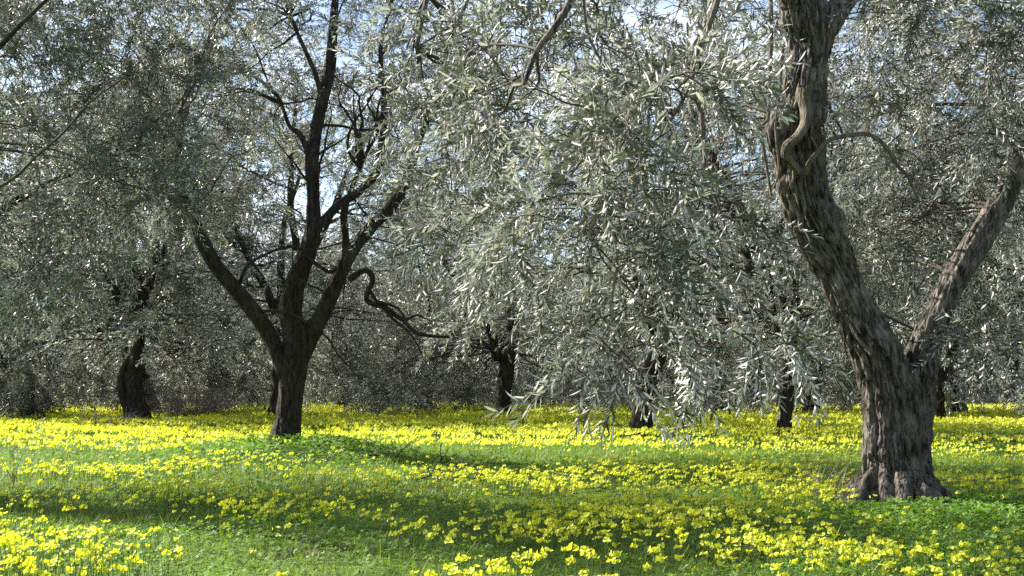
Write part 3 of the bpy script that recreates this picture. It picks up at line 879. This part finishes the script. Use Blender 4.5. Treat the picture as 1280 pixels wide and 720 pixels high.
def shoot(px, py, h, n, seed, label, mat_leaf=None):
    r = np.random.default_rng(seed); g = ground_at(px, py)
    root = empty('olive_seedling', (g.x, g.y, float(ground_h(g.x, g.y)))); tag(root, label, 'seedling', 'olive seedlings in the meadow')
    cur, an = [], []
    for _ in range(n):
        pts = droop_curve(r, (r.normal(0, .03), r.normal(0, .03), -.03), (r.normal(0, .25), r.normal(0, .25), 1), h * r.uniform(.6, 1.1), .05, .06, .08)
        cur.append((pts, .004, .002))
        for i in range(3, len(pts), 2): an.append((*pts[i], *((pts[i] - pts[i - 1]).normalized() + Vector(r.normal(0, .6, 3))), .5))
        an.append((*pts[-1], *(pts[-1] - pts[-2]), .7))
    obj('stem', tubes_mesh('stem', cur, M_BRANCH, 4), root)
    tag(obj('leaves', sprigs_mesh('leaves', SPRIG_NEAR, an, (0, 0, 0), seed), root), kind='stuff')


shoot(14, 622, .55, 3, 1, 'dark leafy olive seedling standing at the left edge of the meadow')
shoot(214, 537, .7, 4, 2, 'small dark leafy shoot at the right foot of the split trunk')

# ------------------------------------------------------------------ flower patches, in metres on the ground
def patch(px, py, rx, ry, wgt):
    c = ground_at(px, py, .17); n_ = ground_at(px, py + ry, .17).y; f_ = ground_at(px, py - min(ry, py - HORIZON - 8), .17).y
    return (c.x, c.y, rx * c.y / FOCAL, max(.12, (f_ - n_) / 2), wgt)


DENSE = [patch(*a) for a in (
    (40, 712, 75, 16, 2.6), (110, 718, 60, 10, 2.0), (585, 720, 75, 14, 4.0), (735, 720, 30, 10, 2.0), (195, 700, 30, 16, .7), (140, 664, 120, 8, .7), (270, 655, 110, 8, .5),
    (120, 622, 190, 22, 1.1), (330, 628, 120, 14, .7), (30, 690, 30, 8, .5),
    (560, 655, 90, 8, .45), (700, 655, 90, 14, 1.1), (800, 640, 110, 16, 1.5), (930, 622, 120, 18, 1.5), (990, 600, 80, 16, 1.1),
    (880, 690, 150, 18, .4), (1000, 670, 110, 25, .8), (1110, 690, 140, 25, .5), (1240, 670, 70, 30, .45), (1200, 610, 90, 10, 1.0), (1080, 645, 70, 10, .6),
    (480, 590, 150, 10, .5), (660, 592, 180, 9, .8), (620, 612, 150, 8, .35), (820, 590, 90, 10, .8), (200, 590, 160, 7, .6), (350, 578, 90, 8, .15), (1230, 575, 70, 20, .5), (1040, 560, 140, 14, .8),
    (420, 640, 120, 10, .18), (640, 700, 500, 20, .06))]
BARE = [patch(*a) for a in (
    (700, 574, 180, 8, .95), (100, 572, 120, 7, .85), (250, 568, 100, 5, .5), (450, 690, 260, 22, .9), (180, 680, 120, 10, .6), (360, 575, 110, 14, .8), (420, 605, 200, 6, .7), (1230, 553, 90, 6, .7), (640, 632, 200, 7, .6),
    (1200, 590, 120, 6, .6))]


def blob(P_, x, y):
    cx, cy, rx, ry, wg = P_
    return wg * np.exp(-(((x - cx) / rx) ** 2 + ((y - cy) / ry) ** 2))


def smooth_noise(x, y, s, seed):
    ph = np.random.default_rng(seed).uniform(0, 6.28, 8)
    return (np.sin(x * s + ph[0] + 1.7 * np.sin(y * s * .7 + ph[1])) + np.sin(y * s * 1.3 + ph[2] + 1.4 * np.sin(x * s * .8 + ph[3])) + .6 * np.sin((x + y) * s * 2.1 + ph[4]) + .6 * np.sin((x - 1.6 * y) * s * 1.7 + ph[5])) / 3.2


def flower_density(x, y):
    far = np.clip((y - 12.5) / 4.5, 0, 1) * .95
    d = far + sum(blob(P_, x, y) for P_ in DENSE)
    d = d * (1 - np.clip(sum(blob(P_, x, y) for P_ in BARE), 0, .97))
    n = smooth_noise(x, y, 1.1, 3) * .5 + smooth_noise(x, y, 3.3, 4) * .5
    return d * np.clip(np.where(y > 17, .85 + .9 * n, .68 + 1.5 * n), .03, 1.8)


def scatter(n, y0, y1, seed, half=.60):
    """even over the ground between two distances, a little wider than the view"""
    r = np.random.default_rng(seed)
    y = np.sqrt(r.uniform(y0 * y0, y1 * y1, n)); x = r.uniform(-half, half, n) * (y + 1.5)
    return x, y, r


trunk_spots = [(base1.x, base1.y, .48), (base2.x, base2.y, .42)]


def clear_of_trunks(x, y):
    ok = np.ones(len(x), bool)
    for a, b, r_ in trunk_spots: ok &= (x - a) ** 2 + (y - b) ** 2 > r_ * r_
    return ok


def floret(r, size, petals, detailed):
    """one funnel-shaped flower of five petals opening along +Z"""
    V, Q = [], []
    for k in range(petals):
        a = 2 * math.pi * k / petals + r.normal(0, .08)
        d = np.array([math.cos(a), math.sin(a), 0]); s = np.array([-d[1], d[0], 0]); z = np.array([0, 0, 1.0])
        w = size * (.40 if petals == 5 else .62); o = r.normal(0, .05)
        i = len(V)
        V += [z * -.25 * size, d * size * .70 - s * w * 1.12 + z * size * (.16 + o), d * size * 1.0 + z * size * (.20 + o), d * size * .70 + s * w * 1.12 + z * size * (.16 + o)]
        Q.append((i, i + 3, i + 2, i + 1))
    return np.array(V), np.array(Q)


def rot_to(d, roll):
    d = d / np.linalg.norm(d); u = np.array([1.0, 0, 0]) if abs(d[0]) < .9 else np.array([0, 1.0, 0])
    x = np.cross(u, d); x /= np.linalg.norm(x); y = np.cross(d, x)
    c, s = math.cos(roll), math.sin(roll)
    return np.stack([x * c + y * s, y * c - x * s, d], -1)


SUNWARD = np.array([to_sun.x * .8, to_sun.y * .8 - .25, to_sun.z * .9])


def umbel(seed, florets, petals, detailed):
    """blossom head centred on the stem's tip (origin) + stem running down one metre scale unit"""
    r = np.random.default_rng(seed)
    V, Q, P3 = [], [], []
    for k in range(florets):
        a = 2 * math.pi * k / florets + r.uniform(-.5, .5)
        off = np.array([math.cos(a), math.sin(a), 0]) * (.021 if florets > 1 else 0) * r.uniform(.6, 1.3) + np.array([0, 0, r.uniform(-.012, .016)])
        d = SUNWARD * 1.0 + np.array([math.cos(a), math.sin(a), .1]) * .7 + r.normal(0, .5, 3)
        v, q = floret(r, .0185 * r.uniform(.6, 1.25), petals, detailed)
        v = v @ rot_to(d, r.uniform(0, 6.28)).T + off
        Q.append(q + sum(len(x) for x in V)); V.append(v); P3.append(off)
    return np.concatenate(V), np.concatenate(Q), P3


def stem_geo(seed, P3, h=1.0):
    """a thin three-sided stalk from the ground (z=-1, scaled per plant) to the head"""
    r = np.random.default_rng(seed); V, Q = [], []
    b = r.normal(0, .02, 2)
    prof = [(np.array([b[0] * 2, b[1] * 2, -1.0]), .0022), (np.array([b[0], b[1], -.45]), .002), (np.array([0, 0, -.03]), .0016)]
    for p, w in prof:
        for j in range(3): V.append(p + np.array([math.cos(j * 2.09), math.sin(j * 2.09), 0]) * w)
    for k in range(2):
        for j in range(3): Q.append((k * 3 + j, k * 3 + (j + 1) % 3, k * 3 + 3 + (j + 1) % 3, k * 3 + 3 + j))
    return np.array(V), np.array(Q)


NEAR_HEADS = [umbel(500 + k, (4, 3, 5, 2, 4, 1, 3, 5)[k], 5, True) for k in range(8)]
NEAR_STEMS = [stem_geo(600 + k, NEAR_HEADS[k][2]) for k in range(8)]
FAR_HEADS = [umbel(540 + k, (3, 2, 2, 2, 2, 2)[k], 3, False) for k in range(6)]

# near flowers: the 300 nearest stand alone, the rest of them are joined
NN = 30000
x, y, r = scatter(NN, 3.9, 13.0, 71)
keep = (r.random(NN) < np.clip(flower_density(x, y) * .75, 0, 1)) & clear_of_trunks(x, y)
x, y = x[keep], y[keep]
hgt = (.17 + .07 * smooth_noise(x, y, 1.4, 9)) * r.uniform(.55, 1.35, len(x))
front = np.array([blob(P_, x, y) for P_ in DENSE[:5]]).max(0)
hgt = np.where(front > .3, hgt * 1.35, hgt)
z = ground_h(x, y)
kind = r.integers(0, 8, len(x)); size = r.uniform(.62, 1.0, len(x)); roll = r.uniform(-.5, .5, len(x))
head_py = HORIZON + (CAM_H - z - hgt) / y * FOCAL
inside = (np.abs(x) < .505 * y) & (head_py < 716)
order = np.argsort(np.where(inside, y, 1e6))
single = order[:300]; rest = np.setdiff1d(np.arange(len(x)), single)
print('near flowers', len(x))

head_me = [np_mesh('blossom', v, [(q, 0)], [M_PETAL]) for v, q, _ in NEAR_HEADS]
stem_me = [np_mesh('stem', v, [(q, 0)], [M_STEM]) for v, q in NEAR_STEMS]


def flower_label(px):
    if px < 260: return 'yellow sorrel flower on a green stem in the lower left corner', 'flowers in the lower left corner'
    if px < 480: return 'yellow sorrel flower in the short turf along the bottom, left of centre', 'flowers in the short turf'
    if px < 770: return 'yellow sorrel flower crowded in the bright clumps at the bottom centre', 'flowers in the bottom centre clumps'
    return 'yellow sorrel flower over the leafy green mound at the lower right', 'flowers on the leafy mound'


for i in single:
    px = 640 + FOCAL * x[i] / y[i]
    lab, grp = flower_label(px)
    root = empty('sorrel_flower', (x[i], y[i], z[i]))
    tag(root, lab, 'flower', grp)
    b = obj('blossom', head_me[kind[i]], root, (0, 0, hgt[i])); b.scale = (size[i],) * 3; b.rotation_euler = (0, 0, roll[i])
    s = obj('stem', stem_me[kind[i]], root, (0, 0, hgt[i])); s.scale = (1, 1, hgt[i] * 1.04)


def joined(heads, stems, x, y, z, hgt, kind, size, roll):
    VV, PQ, SQ, n = [], [], [], 0
    for k in range(len(heads)):
        idx = np.where(kind == k)[0]
        if len(idx) == 0: continue
        v, q = heads[k][0], heads[k][1]
        c, s = np.cos(roll[idx]), np.sin(roll[idx])
        W = np.empty((len(idx), len(v), 3))
        W[..., 0] = (v[None, :, 0] * c[:, None] - v[None, :, 1] * s[:, None]) * size[idx, None] + x[idx, None]
        W[..., 1] = (v[None, :, 0] * s[:, None] + v[None, :, 1] * c[:, None]) * size[idx, None] + y[idx, None]
        W[..., 2] = v[None, :, 2] * size[idx, None] + (z + hgt)[idx, None]
        PQ.append((q[None] + (n + np.arange(len(idx)) * len(v))[:, None, None]).reshape(-1, 4)); VV.append(W.reshape(-1, 3)); n += W.shape[0] * W.shape[1]
        if stems:
            v, q = stems[k]
            W = v[None] * np.stack([np.ones(len(idx)), np.ones(len(idx)), hgt[idx] * 1.04], -1)[:, None, :] + np.stack([x, y, z + hgt], -1)[idx][:, None, :]
            SQ.append((q[None] + (n + np.arange(len(idx)) * len(v))[:, None, None]).reshape(-1, 4)); VV.append(W.reshape(-1, 3)); n += W.shape[0] * W.shape[1]
    polys = [(np.concatenate(PQ), 0)]
    if SQ: polys.append((np.concatenate(SQ), 1))
    return np_mesh('flowers', np.concatenate(VV), polys, [M_PETAL, M_STEM])


o = obj('flowers', joined(NEAR_HEADS, NEAR_STEMS, x[rest], y[rest], z[rest], hgt[rest], kind[rest], size[rest], roll[rest]))
tag(o, 'drifts of yellow sorrel flowers on thin stems across the near meadow', 'flowers', kind='stuff')

NF = 60000
x, y, r = scatter(NF, 13.0, 47.0, 72)
keep = (r.random(NF) < np.clip(flower_density(x, y) * .85, 0, 1)) & clear_of_trunks(x, y)
x, y = x[keep], y[keep]
print('far flowers', len(x))
hgt = (.17 + .07 * smooth_noise(x, y, .9, 9)) * r.uniform(.75, 1.2, len(x))
o = obj('flower_carpet', joined(FAR_HEADS, None, x, y, ground_h(x, y), hgt, r.integers(0, 6, len(x)), np.clip(y / 13.0, .9, 2.1) * r.uniform(.9, 1.3, len(x)), r.uniform(-.5, .5, len(x))))
tag(o, 'carpet of yellow sorrel flowers spreading away under the olive trees', 'flowers', kind='stuff')

# ------------------------------------------------------------------ green ground cover
def trefoil(r):
    V, Q = [], []
    for k in range(3):
        a = k * 2.094 + r.normal(0, .15); d = np.array([math.cos(a), math.sin(a), 0]); s = np.array([-d[1], d[0], 0]); o = r.normal(-.15, .2)
        i = len(V)
        V += [np.zeros(3), d * .7 - s * .52 + np.array([0, 0, .12 + o * .5]), d * 1.0 + np.array([0, 0, o]), d * .7 + s * .52 + np.array([0, 0, .12 + o * .5])]
        Q.append((i, i + 3, i + 2, i + 1))
    return np.array(V), np.array(Q)


TREF = [trefoil(np.random.default_rng(700 + k)) for k in range(6)]


def cover(n, y0, y1, seed, leaf, hmax):
    x, y, r = scatter(n, y0, y1, seed)
    z = ground_h(x, y)
    lush = np.clip(.55 + .6 * smooth_noise(x, y, 1.3, 21) + .9 * np.exp(-((x - 4.2) ** 2 / 4 + (y - 7.6) ** 2 / 3)) + .5 * np.exp(-((x + 3.6) ** 2 / 5 + (y - 16.6) ** 2 / 5)) - .5 * blob(BARE[3], x, y), .12, 1.25)
    k = r.random(n) < (.35 + .65 * lush); x, y, z, lush = x[k], y[k], z[k], lush[k]; n = len(x)
    h = hmax * lush * r.uniform(.25, 1.0, n)
    size = leaf * r.uniform(.7, 1.3, n)
    kind = r.integers(0, len(TREF), n); VV, QQ, m = [], [], 0
    for j in range(len(TREF)):
        idx = np.where(kind == j)[0]; v, q = TREF[j]
        # each trefoil tipped and turned at random
        a = r.uniform(0, 6.28, len(idx)); tx, ty = r.normal(0, .38, len(idx)), r.normal(0, .38, len(idx))
        X = v[None, :, 0] * np.cos(a)[:, None] - v[None, :, 1] * np.sin(a)[:, None]
        Yv = v[None, :, 0] * np.sin(a)[:, None] + v[None, :, 1] * np.cos(a)[:, None]
        Z = v[None, :, 2] + X * tx[:, None] + Yv * ty[:, None]
        W = np.stack([X, Yv, Z], -1) * size[idx][:, None, None] + np.stack([x, y, z + h], -1)[idx][:, None, :]
        QQ.append((q[None] + (m + np.arange(len(idx)) * len(v))[:, None, None]).reshape(-1, 4)); VV.append(W.reshape(-1, 3)); m += W.shape[0] * W.shape[1]
    return np.concatenate(VV), np.concatenate(QQ)


def grass_blades(n, y0, y1, seed, h, w):
    x, y, r = scatter(n, y0, y1, seed)
    z = ground_h(x, y) - .01
    hh = h * r.uniform(.4, 1.2, n); b = r.uniform(0, 6.28, n); l = r.uniform(.1, .8, n)
    d = np.stack([np.cos(b), np.sin(b), np.zeros(n)], -1); s = np.stack([-np.sin(b), np.cos(b), np.zeros(n)], -1) * w / 2
    p = np.stack([x, y, z], -1); e = np.array([0, 0, 1.0])
    V = np.stack([p - s, p + s, p + d * (hh * l * .6)[:, None] + e * (hh * .60)[:, None] + s * .6, p + d * (hh * l * 1.05)[:, None] + e * hh[:, None]], 1)
    return V.reshape(-1, 3), np.arange(n * 4).reshape(-1, 4)


parts = [cover(44000, 3.9, 10.0, 81, .0165, .13), cover(26000, 10.0, 20.0, 82, .024, .14), cover(12000, 20.0, 48.0, 83, .06, .12)]
for (cx_, cy_, sx_, sy_, n_, hm_, lf_) in ((4.4, 7.4, 1.5, 1.0, 9000, .17, .02), (-3.0, 14.0, 1.2, .9, 3500, .16, .028), (3.3, 8.0, .6, .35, 2200, .16, .019)):
    rl = np.random.default_rng(int(n_)); Vm, Qm = TREF[0]
    x, y = rl.normal(cx_, sx_, n_), rl.normal(cy_, sy_, n_)
    ok = (y > 4.2) & clear_of_trunks(x, y); x, y = x[ok], y[ok]
    edge = np.exp(-(((x - cx_) / sx_) ** 2 + ((y - cy_) / sy_) ** 2) / 2.5)
    zz = ground_h(x, y) + (.02 + hm_ * edge) * rl.uniform(.4, 1.1, len(x))
    a_, tx, ty = rl.uniform(0, 6.28, len(x)), rl.normal(0, .4, len(x)), rl.normal(0, .4, len(x))
    X = Vm[None, :, 0] * np.cos(a_)[:, None] - Vm[None, :, 1] * np.sin(a_)[:, None]
    Yv = Vm[None, :, 0] * np.sin(a_)[:, None] + Vm[None, :, 1] * np.cos(a_)[:, None]
    Z = Vm[None, :, 2] + X * tx[:, None] + Yv * ty[:, None]
    W = np.stack([X, Yv, Z], -1) * (lf_ * rl.uniform(.7, 1.25, len(x)))[:, None, None] + np.stack([x, y, zz], -1)[:, None, :]
    parts.append((W.reshape(-1, 3), (Qm[None] + (np.arange(len(x)) * len(Vm))[:, None, None]).reshape(-1, 4)))
VV, QQ, m = [], [], 0
for V, Q in parts: VV.append(V); QQ.append(Q + m); m += len(V)
o = obj('clover', np_mesh('clover', np.concatenate(VV), [(np.concatenate(QQ), 0)], [M_CLOVER]))
tag(o, 'green sorrel leaves carpeting the ground under the flowers', 'ground cover', kind='stuff')
parts = [grass_blades(46000, 3.9, 10.0, 84, .085, .005), grass_blades(30000, 10.0, 20.0, 85, .12, .009), grass_blades(16000, 20.0, 46.0, 86, .16, .02)]
VV, QQ, m = [], [], 0
for V, Q in parts: VV.append(V); QQ.append(Q + m); m += len(V)
V, Q = grass_blades(2600, 3.9, 12.0, 87, .20, .0045)
nv = sum(len(v) for v in VV); VV.append(V); QQ.append(Q + nv)
o = obj('grass', np_mesh('grass', np.concatenate(VV), [(np.concatenate(QQ), 0)], [M_GRASS]))
tag(o, 'short green grass between the flowers', 'grass', kind='stuff')
V, Q = grass_blades(2600, 3.9, 12.0, 88, .10, .005)
c0 = V.reshape(-1, 4, 3)
c0[:, 2:, :2] += (c0[:, 2:, :2] - c0[:, :1, :2]) * .8                    # straw lies nearly flat
c0[:, 2:, 2] = c0[:, :1, 2] + .03 + .3 * (c0[:, 2:, 2] - c0[:, :1, 2])
o = obj('straw', np_mesh('straw', c0.reshape(-1, 3), [(Q, 0)], [M_DRY]))
tag(o, 'bits of pale dry straw lying in the near turf', 'straw', kind='stuff')

tris = sum(sum(len(p_.vertices) - 2 for p_ in me.polygons) if len(me.polygons) < 5000 else int(len(me.loops) - 2 * len(me.polygons)) for me in bpy.data.meshes)
print("TRIS", tris)
